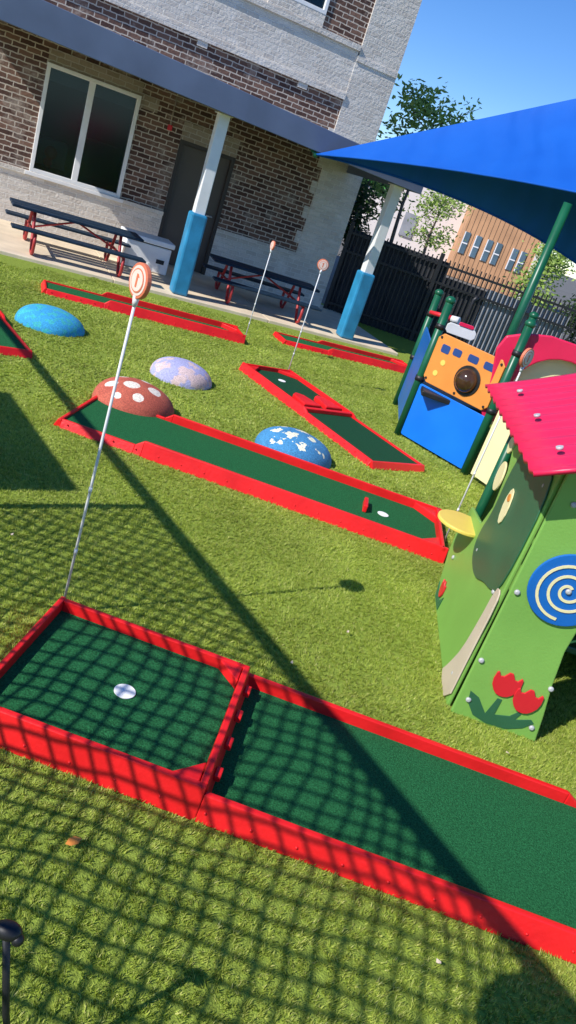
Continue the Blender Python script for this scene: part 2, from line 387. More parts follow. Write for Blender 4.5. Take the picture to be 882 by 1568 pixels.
dome('rubber_play_dome',-.13,6.03,.33,.19,dome_mat('dome_blue_splash',(.06,.27,.52),(.05,.23,.46),[(-.05,-.08,.06),(.12,-.02,.05),(-.17,-.03,.045),(.06,-.19,.045),(.02,.12,.05),(-.14,.12,.045),(.19,.12,.04),(.2,-.12,.035),(-.13,-.2,.04)],(.86,.84,.62),wob=.09))

# ------------------------------------------------------------------ building (local frame: x along wall, y away)
B=empty('brick_building',(0,0,0),TH)
D=13.2
def wallseg(nm,e0,e1,z0,z1,m,proud=0.): return box(nm,e0,e1,D-proud,D+.34,z0,z1,m,B)
wx0,wx1,wz0,wz1=.90,2.28,.84,2.34; dx0,dx1,dz=3.0,3.94,1.96; CR=5.43; LE=-5.0; ER=6.2
wallseg('wall_dark_a',LE,wx0,.84,2.95,M['brickd'])
wallseg('wall_dark_b',wx0,wx1,wz1+.19,2.95,M['brickd'])
wallseg('wall_dark_c',wx1,dx0,.84,2.95,M['brickd'])
wallseg('wall_dark_d',dx0,dx1,dz+.26,2.95,M['brickd'])
wallseg('wall_dark_e',dx1,CR,.84,2.95,M['brickd'])
wallseg('window_lintel',wx0,wx1,wz1,wz1+.19,M['brickm'],.012)
wallseg('lintel_return',wx1,wx1+.28,wz1-.15,wz1+.04,M['brickm'],.012)
wallseg('door_lintel',dx0,dx1,dz,dz+.26,M['brickm'],.02)
wallseg('wainscot_a',LE,dx0,0,.78,M['brickl'],.03)
wallseg('wainscot_b',dx1,CR,0,.78,M['brickl'],.03)
wallseg('ledge_low_a',LE,dx0,.78,.84,M['brickl'],.06)
wallseg('ledge_low_b',dx1,CR,.78,.84,M['brickl'],.06)
wallseg('corner_pier',CR,ER,0,3.92,M['brickl'],.03)
wallseg('band_dark',LE,CR,2.95,3.34,M['brickd'])
wallseg('ledge_mid',LE,CR,3.34,3.43,M['brickl'],.06)
wallseg('band_light',LE,CR,3.43,4.06,M['brickl'],.02)
wallseg('ledge_up',LE,CR,4.06,4.14,M['brickl'],.07)
wallseg('pier_cap',CR,ER,3.92,4.0,M['brickl'],.05)
wallseg('corner_pier_up',CR+.02,ER,4.0,8,M['brickl'],.03)
uw0,uw1,uz0=3.78,4.72,4.32
wallseg('up_a',LE,uw0,4.14,8,M['brickl'])
wallseg('up_b',uw1,CR+.02,4.14,8,M['brickd'])
wallseg('up_sill',uw0,uw1,4.14,uz0,M['brickl'],.03)
wallseg('up_top',uw0,uw1,5.9,8,M['brickl'])
for (a,z,w) in ((2.9,3.36,.16),(.55,3.36,.16),(4.6,3.36,.16)):
    wallseg('brick_block',a,a+w,z-.1,z-.022,M['brickl'],.04)
for i in range(9):
    if i%2==0: wallseg('quoin',CR-.10,CR-.001,1.0+i*.21,1.2+i*.21,M['brickl'],.02)
box('building_body',LE,ER-.002,D+2.6,24,0,8,M['brickl'],B)
box('side_wall',ER-.3,ER-.001,D+.34,D+2.6,0,8,M['brickl'],B)
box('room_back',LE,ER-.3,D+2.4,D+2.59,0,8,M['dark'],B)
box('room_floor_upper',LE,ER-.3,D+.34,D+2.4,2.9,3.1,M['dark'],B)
box('roof_slab',LE,ER,D-.1,24,8,8.2,M['soffit'],B)
m,nt,b=new_mat('window_glass')
lw=N(nt,'ShaderNodeFresnel'); lw.inputs[0].default_value=1.45
gl=N(nt,'ShaderNodeBsdfGlossy'); gl.inputs['Roughness'].default_value=.14; gl.inputs['Color'].default_value=(.7,.9,1,1)
tp=N(nt,'ShaderNodeBsdfTransparent'); tp.inputs[0].default_value=(.45,.52,.55,1)
mx=N(nt,'ShaderNodeMixShader'); nt.links.new(lw.outputs[0],mx.inputs[0]); nt.links.new(tp.outputs[0],mx.inputs[1]); nt.links.new(gl.outputs[0],mx.inputs[2])
nt.links.new(mx.outputs[0],nt.nodes['Material Output'].inputs['Surface']); M['glass']=m
def window(nm,x0,x1,z0,z1,mid):
    f=.055; y0,y1=D-.035,D+.08
    box(nm+'_frame_l',x0,x0+f,y0,y1,z0,z1,M['white'],B,.005); box(nm+'_frame_r',x1-f,x1,y0,y1,z0,z1,M['white'],B,.005)
    box(nm+'_frame_b',x0+f,x1-f,y0,y1,z0,z0+f,M['white'],B,.005); box(nm+'_frame_t',x0+f,x1-f,y0,y1,z1-f,z1,M['white'],B,.005)
    if mid: box(nm+'_mullion',mid-.045,mid+.045,y0+.01,y1,z0+f,z1-f,M['white'],B,.005)
    box(nm+'_glass',x0+f,x1-f,D+.03,D+.036,z0+f,z1-f,M['glass'],B)
window('window',wx0,wx1,wz0,wz1,1.56)
box('window_sill',wx0-.06,wx1+.06,D-.07,D+.02,wz0-.055,wz0-.002,M['white'],B,.005)
window('upper_window',uw0,uw1,uz0,5.9,None)
box('interior_cabinet',.9,1.5,D+1.0,D+1.4,.9,1.30,M['soffit'],B,.02)
sphere('interior_toy',(1.18,D+.25,1.16),.1,M['tulip'],B); sphere('interior_toy_b',(1.16,D+.25,1.02),.07,M['tulip'],B)
box('interior_shelf',1.7,2.3,D+.9,D+1.2,.9,1.5,M['door'],B,.02)
box('interior_blind',wx0,wx1,D+.16,D+.18,2.12,wz1,M['soffit'],B)
box('door_frame_l',dx0,dx0+.06,D-.02,D+.1,.04,dz,M['door'],B,.004)
box('door_frame_r',dx1-.06,dx1,D-.02,D+.1,.04,dz,M['door'],B,.004)
box('door_frame_t',dx0+.06,dx1-.06,D-.02,D+.1,dz-.06,dz,M['door'],B,.004)
M['doorleaf']=mat('door_leaf',(.10,.08,.062),.45,.1,2)
box('door_leaf',dx0+.06,dx1-.06,D+.05,D+.09,.05,dz-.06,M['doorleaf'],B,.004)
tube('door_handle',[(dx1-.14,D+.05,.98),(dx1-.14,D-.02,.98),(dx1-.24,D-.02,.98)],.012,M['bolt'],B)
box('fire_alarm',2.76,2.83,D-.04,D-.0,2.02,2.10,M['tulip'],B,.01)
tube('conduit',[(2.79,D-.02,2.10),(2.79,D-.02,2.5)],.01,M['brickm'],B,8)
pslab=empty('patio_slab',(0,0,0),TH)
xs=[LE,-2.6,-.3,2.0,4.3,6.6]
for i in range(5): box('concrete_bay',xs[i]+.004,xs[i+1]-.004,10.66,D+.3,-.01,.045,M['concrete'],pslab,.008)

# ------------------------------------------------------------------ awning with posts
A=empty('entrance_awning',(0,0,0),TH)
ea,eb=.02,5.93
def zb(e): return 2.50-.17*(e-.2)/5.7
def zt(e): return 2.86-.26*(e-.2)/5.7
hexa('fascia',[(ea,10.56,zb(ea)),(eb,10.56,zb(eb)),(eb,10.62,zb(eb)),(ea,10.62,zb(ea)),(ea,10.56,zt(ea)),(eb,10.56,zt(eb)),(eb,10.62,zt(eb)),(ea,10.62,zt(ea))],M['awning'],A,.006)
hexa('roof_sheet',[(ea,10.62,zt(ea)-.04),(eb,10.62,zt(eb)-.04),(eb,D,zt(eb)+.02),(ea,D,zt(ea)+.02),(ea,10.62,zt(ea)-.01),(eb,10.62,zt(eb)-.01),(eb,D,zt(eb)+.05),(ea,D,zt(ea)+.05)],M['soffit'],A)
for e in (ea,eb-.06):
    hexa('end_fascia',[(e,10.62,zb(e)),(e+.06,10.62,zb(e)),(e+.06,D,zb(e)),(e,D,zb(e)),(e,10.62,zt(e)-.05),(e+.06,10.62,zt(e)-.05),(e+.06,D,zt(e)-.0),(e,D,zt(e)-.0)],M['awning'],A)
for i in range(7):
    e=ea+.5+i*.78
    box('rafter',e,e+.06,10.62,D,zt(e)-.17,zt(e)-.05,M['soffit'],A)
def post(nm,e,n,top,pad):
    P=empty(nm,(0,0,0),TH)
    box('steel_post',e-.075,e+.075,n-.075,n+.075,.04,top,M['white'],P,.01)
    box('post_pad',e-.115,e+.115,n-.115,n+.115,.05,pad,M['pad'],P,.03)
    box('cap_plate',e-.1,e+.1,n-.1,n+.1,top-.012,top,M['white'],P,.003)
post('padded_awning_post',2.94,10.86,2.42,1.16)
post('padded_awning_post',5.65,10.82,2.34,1.07)

# ------------------------------------------------------------------ picnic tables
def picnic(nm,e,n,L,rot=0):
    c=EX*e+NX*n
    P=empty(nm,(c.x,c.y,.045),TH+rot)
    for i in range(3):
        y=-.27+i*.19; box('top_plank',-L/2,L/2,y,y+.165,.50,.535,M['tabletop'],P,.008)
    for s in (-1,1):
        y=s*.52; box('bench_plank',-L/2,L/2,y-.12,y+.12,.29,.32,M['tabletop'],P,.008)
        for x in (-L*.33,L*.33):
            tube('leg',[(x,s*.16,.49),(x,s*.2,.40),(x,s*.36,.15),(x,s*.44,.03),(x,s*.52,.02),(x,s*.60,.06),(x,s*.62,.16),(x,s*.60,.28)],.022,M['tableleg'],P,8)
            tube('bench_arm',[(x,s*.25,.27),(x,s*.62,.275)],.018,M['tableleg'],P,8)
    for x in (-L*.33,L*.33):
        tube('cross_bar',[(x,-.28,.27),(x,.28,.27)],.018,M['tableleg'],P,8)
    tube('brace',[(-L*.33,0,.27),(0,0,.49),(L*.33,0,.27)],.014,M['tableleg'],P,8)
picnic('picnic_table',1.50,11.42,1.75,math.radians(2))
picnic('picnic_table',4.35,11.5,1.7,math.radians(-6))
sb=empty('storage_deck_box',(0,0,0),TH)
box('bin',2.30,3.00,12.0,12.45,.05,.44,M['boxwhite'],sb,.02)
box('lid_gap',2.31,2.99,12.01,12.44,.44,.455,M['black'],sb)
box('lid',2.27,3.03,11.97,12.48,.455,.53,M['boxwhite'],sb,.015)
box('label',2.80,2.92,11.985,11.999,.20,.26,M['privacy'],sb)
for i in range(4): box('rib',2.36+i*.16,2.40+i*.16,11.985,11.999,.08,.18,M['offwhite'],sb,.003)

# ------------------------------------------------------------------ perimeter fence
F=empty('picket_fence')
fa=Vector((-.62,14.62,0)); fb=Vector((7.6,15.1,0)); fd=(fb-fa).normalized(); fn=Vector((-fd.y,fd.x,0)); FL=(fb-fa).length
V=[];Fc=[]
def addbox(c,ux,uy,hx,hy,z0,z1):
    i=len(V)
    for z in (z0,z1):
        for sx,sy in ((-1,-1),(1,-1),(1,1),(-1,1)): V.append(c+ux*(sx*hx)+uy*(sy*hy)+Vector((0,0,z)))
    for f in [(0,3,2,1),(4,5,6,7),(0,1,5,4),(1,2,6,5),(2,3,7,6),(3,0,4,7)]: Fc.append(tuple(i+k for k in f))
k=0; s=0.
while s<FL:
    post_=(k%20==0)
    addbox(fa+fd*s,fd,fn,.035 if post_ else .011,.035 if post_ else .011,0,1.62 if post_ else 1.55)
    s+=.085;k+=1
for z in (.15,1.1,1.42): addbox(fa+fd*FL/2,fd,fn,FL/2,.018,z,z+.04)
mesh_obj('pickets',V,Fc,M['black'],F)
def scr(nm,s0,s1,m,z1=1.5):
    a=fa+fd*s0+fn*.06; b=fa+fd*s1+fn*.06
    mesh_obj(nm,[a+Vector((0,0,0)),b,b+Vector((0,0,z1)),a+Vector((0,0,z1)),a+fn*.02,b+fn*.02,b+fn*.02+Vector((0,0,z1)),a+fn*.02+Vector((0,0,z1))],[(0,1,2,3),(4,5,6,7),(3,2,6,7),(0,3,7,4),(1,2,6,5)],m,F)
scr('screen_dark',0,1.9,M['privacy']); scr('screen_mid',1.903,2.7,M['privacy'],1.25); scr('screen_grey',2.703,4.3,M['privacylt'],1.3)

# ------------------------------------------------------------------ background buildings
Wb=empty('white_commercial_building')
box('wall',-12,4.1,45,60,0,4.25,M['ltwall'],Wb); box('parapet',-12.1,4.12,44.9,60,4.25,4.45,M['white'],Wb)
M['signg']=mat('sign_green',(.1,.45,.06),.5,.1,2)
for i,(x,w_) in enumerate(((-1.9,.5),(-1.25,.35),(-.8,.5))): box('sign_letter',x,x+w_,44.8,44.9,3.3,3.75,M['black'] if i!=1 else M['signg'],Wb)
box('sign_line',-1.9,-.2,44.8,44.9,2.9,3.1,M['signg'],Wb)
box('door_panel',.6,1.3,44.9,45,1.0,2.2,M['soffit'],Wb)
Ob=empty('wood_clad_building')
box('wall',3.6,7.4,42,52,0,3.65,M['wood'],Ob); box('end_wall',7.4,7.55,41.9,52,0,3.7,M['ltwall'],Ob)
box('roof_trim',3.55,7.6,41.95,52,3.7,3.74,M['black'],Ob)
for i in range(16): box('clad_seam',3.7+i*.24,3.712+i*.24,41.985,42,0,3.65,M['door'],Ob)
for x in (3.75,4.35,4.95,5.45,6.3,6.75):
    box('window_glass',x,x+.26,41.94,41.98,1.2,2.25,M['glassfar'],Ob); box('window_trim',x-.05,x+.0,41.93,41.98,1.2,2.25,M['white'],Ob); box('window_trim_h',x,x+.26,41.92,41.94,1.68,1.74,M['white'],Ob)

# ------------------------------------------------------------------ trees
def tree(name,base,h,crown,nl,ls,lm,r0=.06,seed=1,branches=16,sp=.22):
    rd=random.Random(seed); E=empty(name,base)
    V=[];Fc=[]
    def addt(path,rad):
        v,f=tube_geo(path,rad,7); i=len(V); V.extend(v); Fc.extend([tuple(i+k for k in q) for q in f])
    trunk=[Vector((0,0,0)),Vector((.03,.02,h*.25)),Vector((-.03,0,h*.5)),Vector((.04,.03,h*.75)),Vector((.02,0,h*.95))]
    addt(trunk,[r0,r0*.8,r0*.6,r0*.4,r0*.12])
    tips=[]
    for i in range(branches):
        t=rd.uniform(.35,.92); k=t*4/ .95; j=min(3,int(k*.95)); st=trunk[j].lerp(trunk[j+1],min(1,k-j if k-j<1 else 1))
        a=rd.uniform(0,6.28); c=Vector((math.cos(a)*crown[0],math.sin(a)*crown[0],0))*rd.uniform(.45,1)*(1.15-abs(t-.55))
        end=st+c+Vector((0,0,crown[1]*rd.uniform(.15,.5)))
        mid=st.lerp(end,.5)+Vector((0,0,-.04))
        addt([st,mid,end],[r0*.3,r0*.18,r0*.05]); tips+= [end,mid.lerp(end,.5),mid]
        for q in range(2):
            e2=mid+Vector((rd.uniform(-1,1)*crown[0]*.4,rd.uniform(-1,1)*crown[0]*.4,rd.uniform(0,crown[1]*.3)))
            addt([mid,e2],[r0*.12,r0*.03]); tips.append(e2)
    mesh_obj('trunk_and_branches',V,Fc,M['bark'],E,True)
    LV=[];LF=[]
    for i in range(nl):
        t=rd.choice(tips); p=t+Vector((rd.gauss(0,sp),rd.gauss(0,sp),rd.gauss(0,sp*.8)))
        a=Vector((rd.gauss(0,1),rd.gauss(0,1),rd.gauss(0,.6))).normalized(); b=a.orthogonal().normalized(); s=ls*rd.uniform(.6,1.3)
        j=len(LV); LV+= [p-a*s,p+b*s*.45,p+a*s,p-b*s*.45]; LF.append((j,j+1,j+2,j+3))
    me=bpy.data.meshes.new(name+'_leaves'); me.from_pydata([tuple(v) for v in LV],[],LF); me.materials.append(lm); me.update()
    link(bpy.data.objects.new('foliage',me),E)
tree('young_street_tree',(.14,18.2,0),4.4,(1.1,1.0),1700,.075,M['leaf'],.06,3,18,.15)
tree('shrub_tree',(3.3,17.0,0),2.4,(.65,.5),2400,.05,M['leaf'],.04,5,16,.14)
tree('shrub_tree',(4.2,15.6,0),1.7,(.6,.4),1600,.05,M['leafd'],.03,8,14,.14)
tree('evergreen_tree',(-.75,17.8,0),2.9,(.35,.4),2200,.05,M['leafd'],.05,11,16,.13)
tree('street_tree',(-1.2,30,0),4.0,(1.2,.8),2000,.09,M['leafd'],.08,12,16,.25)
tree('street_tree',(1.6,32,0),3.2,(1.0,.6),1500,.08,M['leaf'],.08,15,14,.25)

# ------------------------------------------------------------------ shade sail canopy
Sh=empty('blue_shade_canopy')
m,nt,b=new_mat('shade_fabric'); b.inputs['Roughness'].default_value=.65
b.inputs['Specular IOR Level'].default_value=.2
tc=N(nt,'ShaderNodeTexCoord'); no=N(nt,'ShaderNodeTexNoise'); no.inputs['Scale'].default_value=1.5; no.inputs['Detail'].default_value=5; nt.links.new(tc.outputs['Object'],no.inputs['Vector'])
rp=N(nt,'ShaderNodeValToRGB'); rp.color_ramp.elements[0].color=(.004,.085,.44,1); rp.color_ramp.elements[1].color=(.010,.13,.56,1); nt.links.new(no.outputs['Fac'],rp.inputs['Fac']); nt.links.new(rp.outputs[0],b.inputs['Base Color'])
wv=N(nt,'ShaderNodeTexWave'); wv.inputs['Scale'].default_value=.9; wv.inputs['Distortion'].default_value=5; wv.inputs['Detail'].default_value=2; nt.links.new(tc.outputs['Object'],wv.inputs['Vector'])
bp=N(nt,'ShaderNodeBump'); bp.inputs['Strength'].default_value=.35; bp.inputs['Distance'].default_value=.05; nt.links.new(wv.outputs['Fac'],bp.inputs['Height']); nt.links.new(bp.outputs[0],b.inputs['Normal'])
tr=N(nt,'ShaderNodeBsdfTranslucent'); tr.inputs[0].default_value=(.002,.03,.12,1); ms=N(nt,'ShaderNodeMixShader'); ms.inputs[0].default_value=.05
nt.links.new(b.outputs[0],ms.inputs[1]); nt.links.new(tr.outputs[0],ms.inputs[2]); nt.links.new(ms.outputs[0],nt.nodes['Material Output'].inputs['Surface']); M['sail']=m
pA=Vector((-1.27,11.33,2.34)); pB=Vector((2.97,10.5,4.58)); pC=Vector((2.87,8.07,2.81)); pD=Vector((3.65,12.0,1.85))
def hip(nm,a,c,apex,pull,sag,n=24,k=14):
    V=[];Fc=[]
    nrm=(c-a).cross(apex-a).normalized()
    if nrm.z<0: nrm=-nrm
    for i in range(n+1):
        t=i/n; e=a.lerp(c,t)+(apex-a.lerp(c,.5))*(pull*4*t*(1-t))
        for j in range(k+1):
            s=j/k; p=e.lerp(apex,s)-nrm*(sag*4*s*(1-s)*4*t*(1-t))
            V.append(p)
    for i in range(n):
        for j in range(k):
            q=i*(k+1)+j; Fc.append((q,q+1,q+k+2,q+k+1))
    o=mesh_obj(nm,V,Fc,M['sail'],Sh,True)
    tube(nm+'_edge_cable',[V[i*(k+1)] for i in range(n+1)],.014,M['sail'],Sh,6)
hip('slope_near',pA,pC,pB,.06,.12)
hip('slope_far',pA,pD,pB,.11,.06)
hip('slope_side',pC,pD,pB,.05,.1)
tube('corner_bracket',[pA+Vector((.03,-.02,-.02)),pA+Vector((-.06,.05,.06))],.03,M['greenpost'],Sh)
pp=Vector((1.69,9.0,0))
tube('support_post',[pp,pp+Vector((0,0,2.64))],.048,M['greenpost'],Sh,14)
tube('support_post_b',[(3.62,12.05,0),(3.62,12.05,1.9)],.048,M['greenpost'],Sh,14)
tube('support_post_c',[(2.9,8.0,0),(2.9,8.0,2.85)],.048,M['greenpost'],Sh,14)

# ------------------------------------------------------------------ playhouse (foreground right)
H=empty('playhouse')
AX=(1,0,0);AZ=(0,0,1);AY=(0,-1,0)
fp=[(1.05,.0),(1.10,0)]+[(1.48,0),(1.455,.15),(1.42,.32),(1.395,.5),(1.40,.66),(1.46,.82),(1.6,.97),(1.8,1.02),(2.0,.95),(2.1,.75),(2.12,.4),(2.08,0),(2.45,0),(2.45,1.36),(1.72,1.78),(1.04,1.34)]
plate('front_panel',fp,(0,3.17,0.0),AX,AZ,.02,M['ltgreen'],H,.006)
lp=[(-3.19,0.0),(-3.19,1.28),(-4.45,1.28),(-4.5,1.16),(-4.16,1.12),(-4.02,.98),(-3.98,.78),(-4.06,.64),(-4.42,.60),(-4.52,.42),(-4.50,.25),(-4.40,.12),(-4.34,0)]
plate('side_panel',lp[::-1],(1.05,0,0),AY,AZ,.02,M['ltgreen'],H,.006)
can=smoothpoly([(-3.20,.66),(-3.20,1.24),(-3.5,1.26),(-3.85,1.2),(-3.93,1.0),(-3.9,.78),(-3.98,.62),(-3.92,.50),(-3.7,.47),(-3.5,.55),(-3.35,.58)],2)
plate('canopy_shape',can[::-1],(1.028,0,0),AY,AZ,.008,M['canopy'],H,.003)
plate('trunk_shape_side',smoothpoly([(-3.185,.0),(-3.185,.3),(-3.175,.60),(-3.20,.66),(-3.27,.64),(-3.29,.45),(-3.33,.25),(-3.42,.10),(-3.50,.0)],1),(1.028,0,0),AY,AZ,.008,M['tan'],H,.003)
plate('spiral_disc',circ(1.27,.79,.175,n=48),(0,3.148,0),AX,AZ,.014,M['blueh'],H,.004)
sp=[]
for i in range(90):
    t=i/89; a=t*2*math.pi*2.6+1.; r=.018+.125*t
    sp.append((1.27+r*math.cos(a),3.132,.79+r*math.sin(a)))
V=[];Fc=[]
for i,pnt in enumerate(sp):
    q=Vector(sp[min(i+1,89)])-Vector(sp[max(i-1,0)]); nn=Vector((-q.z,0,q.x)).normalized(); w=.0065
    V+= [Vector(pnt)+nn*w,Vector(pnt)-nn*w]
    if i: Fc.append((2*i-2,2*i-1,2*i+1,2*i))
o=mesh_obj('spiral_line',V,Fc,M['cream'],H); sd=o.modifiers.new('s','SOLIDIFY'); sd.thickness=.003
def bolt(x,y,z,axis='y'):
    d=Vector((0,-1,0)) if axis=='y' else Vector((-1,0,0)); p=Vector((x,y,z))
    tube('bolt',[p,p+d*.008,p+d*.012],[.014,.013,.006],M['bolt'],H,12)
bolt(1.27,3.134,.79)
for (x,z) in ((1.075,.70),(1.10,.10),(1.42,.30),(1.43,.07),(1.12,1.16),(1.42,1.10),(1.07,.32)): bolt(x,3.15,z)
for (y,z) in ((3.3,.60),(3.32,1.15),(4.3,.3),(3.3,.12),(3.86,.56)): bolt(1.03,y,z,'x')
def tulip(ox,oz,s,base,ax):
    shp=[(-.5,.9),(-.28,.55),(0,1.0),(.28,.55),(.5,.9),(.55,.3),(.3,-.1),(0,-.2),(-.3,-.1),(-.55,.3)]
    plate('tulip_flower',smoothpoly([(p[0]*s,p[1]*s) for p in shp][::-1],1),Vector(base)+Vector(ax)*ox+Vector((0,0,oz)),ax,AZ,.01,M['tulip'],H,.002)
tulip(1.225,.20,.125,(0,3.150,0),(1,0,0)); tulip(1.345,.155,.125,(0,3.146,0),(1,0,0))
leafp=[(1.09,.15),(1.14,.13),(1.20,.06),(1.22,.16),(1.242,.16),(1.242,.07),(1.31,.09),(1.34,.13),(1.355,.12),(1.34,.08),(1.41,.11),(1.43,.095),(1.39,.05),(1.32,.015),(1.22,.01),(1.15,.03),(1.10,.09)]
plate('tulip_leaves',leafp,(0,3.15,0),AX,AZ,.004,M['canopy'],H,.001)
tulip(-4.2,.09,.10,(1.028,0,0),(0,-1,0)); plate('tulip_leaves_side',[(-4.36,.10),(-4.3,.02),(-4.12,.02),(-4.1,.12),(-4.18,.05),(-4.2,.1),(-4.24,.05)],(1.03,0,0),AY,AZ,.006,M['canopy'],H,.002)
plate('animal_body',smoothpoly([(-3.72,.80),(-3.66,.80),(-3.63,.88),(-3.66,.98),(-3.72,.99),(-3.76,.9)],1)[::-1],(1.018,0,0),AY,AZ,.006,M['cream'],H,.001)
plate('animal_scarf',circ(-3.69,.94,.025,.02)[::-1],(1.012,0,0),AY,AZ,.005,M['orange'],H,.001)
plate('oval_a',circ(-4.1,.92,.075,.085),(1.03,0,0),AY,AZ,.01,M['cream'],H,.002)
plate('oval_b',circ(-4.16,1.09,.055,.05),(1.03,0,0),AY,AZ,.01,M['cream'],H,.002)
plate('counter_disc',circ(.97,4.2,.15,.155,n=40),(0,0,.545),(1,0,0),(0,1,0),.022,M['yellow'],H,.006)
plate('rear_panel',[(1.1,0),(2.45,0),(2.45,1.34),(1.78,1.76),(1.1,1.3)],(0,4.5,0),AX,AZ,.02,M['ltgreen'],H,.005)
plate('far_side_panel',[(-4.48,0),(-3.19,0),(-3.19,1.3),(-4.48,1.3)],(2.47,0,0),AY,AZ,.02,M['ltgreen'],H,.005)
for (x,y) in ((1.09,4.44),(2.42,3.22),(2.42,4.44)): tube('corner_post',[(x,y,0),(x,y,1.3)],.03,M['greenpost'],H)
box('inner_bench',1.6,2.4,3.7,4.4,.24,.28,M['canopy'],H,.01)
def roof(nm,xa,za,xb,zb_):
    V=[];Fc=[];nx=6;ny=110
    for j in range(ny+1):
        y=2.98+1.72*j/ny; w=.007*math.sin(2*math.pi*y/.135)
        for i in range(nx+1):
            t=i/nx; V.append((xa+(xb-xa)*t,y,za+(zb_-za)*t+w-.02*math.sin(math.pi*t)))
    for j in range(ny):
        for i in range(nx):
            q=j*(nx+1)+i; Fc.append((q,q+1,q+nx+2,q+nx+1))
    o=mesh_obj(nm,V,Fc,M['pink'],H,True); sd=o.modifiers.new('s','SOLIDIFY'); sd.thickness=.02; sd.offset=-1
roof('roof_left',.86,1.27,1.74,1.76); roof('roof_right',2.62,1.27,1.745,1.76)
for y in (3.2,3.75,4.3):
    p=Vector((.98,y,1.35)); tube('roof_bolt',[p,p+Vector((-.006,0,.012))],.016,M['bolt'],H,10)
# ------------------------------------------------------------------ play structure (behind)
Q=empty('play_structure')
def gpost(x,y,h):
    tube('green_post',[(x,y,0),(x,y,h)],.042,M['greenpost'],Q,16); sphere('post_cap',(x,y,h+.0),.052,M['greenpost'],Q,(1,1,.8))
    for z in (h*.42,h*.8): tube('clamp',[(x,y,z),(x,y,z+.05)],.048,M['black'],Q,14)
for q in ((.80,7.80,1.42),(.78,9.09,1.36),(1.48,7.23,1.50),(1.75,8.55,1.5)): gpost(*q)
a2=Vector((1.48-.8,7.23-7.8,0)).normalized()
pa=Vector((.80,7.80,0))
def rr(x0,x1,z0,z1,c=.04):
    return [(x0+c,z0),(x1-c,z0),(x1,z0+c),(x1,z1-c),(x1-c,z1),(x0+c,z1),(x0,z1-c),(x0,z0+c)]
plate('blue_lower_panel',rr(.04,.86,.03,.585,.015),pa,a2,AZ,.018,M['bluesheet'],Q,.004)
plate('orange_panel',rr(.04,.84,.62,1.12,.05),pa,a2,AZ,.02,M['orange'],Q,.006)
nn=a2.cross(Vector(AZ))
po=pa+nn*.02
M['slot']=mat('slot_blue',(.02,.06,.22),.4,.1,4)
for x0,x1,z0,z1 in ((.12,.22,.95,1.03),(.26,.36,.97,1.04),(.44,.56,.98,1.05),(.63,.75,.98,1.05)):
    plate('panel_slot',rr(x0,x1,z0,z1,.012),po,a2,AZ,.004,M['slot'],Q,.001)
plate('bubble_ring',circ(.53,.81,.145),po,a2,AZ,.012,M['black'],Q,.003)
c=po+a2*.53+Vector((0,0,.81)); s_=sphere('bubble_window',(0,0,0),.12,M['bubble'],Q,(1,1,1)); s_.location=c
for (x,z) in ((.16,.74),(.2,.86)): plate('panel_shape',circ(x,z,.028),po,a2,AZ,.005,M['yellow'],Q,.001)
for (x,z) in ((.08,.66),(.8,.66),(.08,1.08),(.8,1.08),(.45,.65)):
    p=po+a2*x+Vector((0,0,z)); tube('bolt',[p,p+nn*.01],.012,M['black'],Q,10)
plate('blue_side_panel',rr(-9.03,-7.86,.10,.98,.05),(.79,0,0),AY,AZ,.018,M['blueh'],Q,.004)
box('deck',.84,2.6,7.50,9.2,.52,.57,M['black'],Q,.01)
ca=Vector((.6,-.8,0))
plate('cream_panel',[(.05,.05),(1.05,.05),(1.05,.95),(.9,1.08),(.6,1.15),(.3,1.10),(.05,.98)],(1.50,7.18,0),ca,AZ,.02,M['cream'],Q,.004)
inner=[(1.98+.42*math.cos(math.radians(d)),.92+.38*math.sin(math.radians(d))) for d in range(-50,231,14)]
ring=[(1.46,.52),(1.40,.62),(1.36,.95),(1.30,1.2),(1.34,1.33),(1.5,1.41),(1.72,1.46),(2.0,1.46),(2.35,1.42),(2.6,1.3),(2.7,1.0),(2.68,.52)]+inner
plate('pink_hood',ring[::-1],(0,7.34,0),AX,AZ,.05,M['pink'],Q,.012)
plate('hood_back',[(1.45,.5),(2.65,.5),(2.65,1.35),(1.45,1.35)],(0,7.42,0),AX,AZ,.02,M['cream'],Q,.004)
eo=Vector((1.50,7.18,0))+ca.cross(Vector(AZ))*.03
plate('emblem',circ(.13,.93,.05,.075),eo,ca,AZ,.006,M['discw'],Q,.001); plate('emblem_core',circ(.13,.93,.028,.045),eo+ca.cross(Vector(AZ))*.006,ca,AZ,.006,M['tulip'],Q,.001)
tube('spyglass',[(.72,8.6,1.18),(.95,8.5,1.2)],[.02,.032],M['tulip'],Q); tube('spyglass_end',[(.95,8.5,1.2),(1.03,8.46,1.205)],[.034,.04],M['offwhite'],Q)
plate('rail_panel',rr(1.0,1.35,.98,1.10,.03),(0,9.15,0),AX,AZ,.03,M['offwhite'],Q,.006)
plate('rail_panel_red',rr(1.12,1.3,1.10,1.14,.015),(0,9.14,0),AX,AZ,.03,M['pink'],Q,.004)
tube('slide_tube',[(1.75,8.9,.9),(2.2,8.9,.9),(2.8,9.0,.7)],.26,M['bluesheet'],Q,24)
tube('handrail',[(1.2,9.3,.6),(1.2,9.3,1.4),(1.23,9.3,1.45)],.025,M['black'],Q)

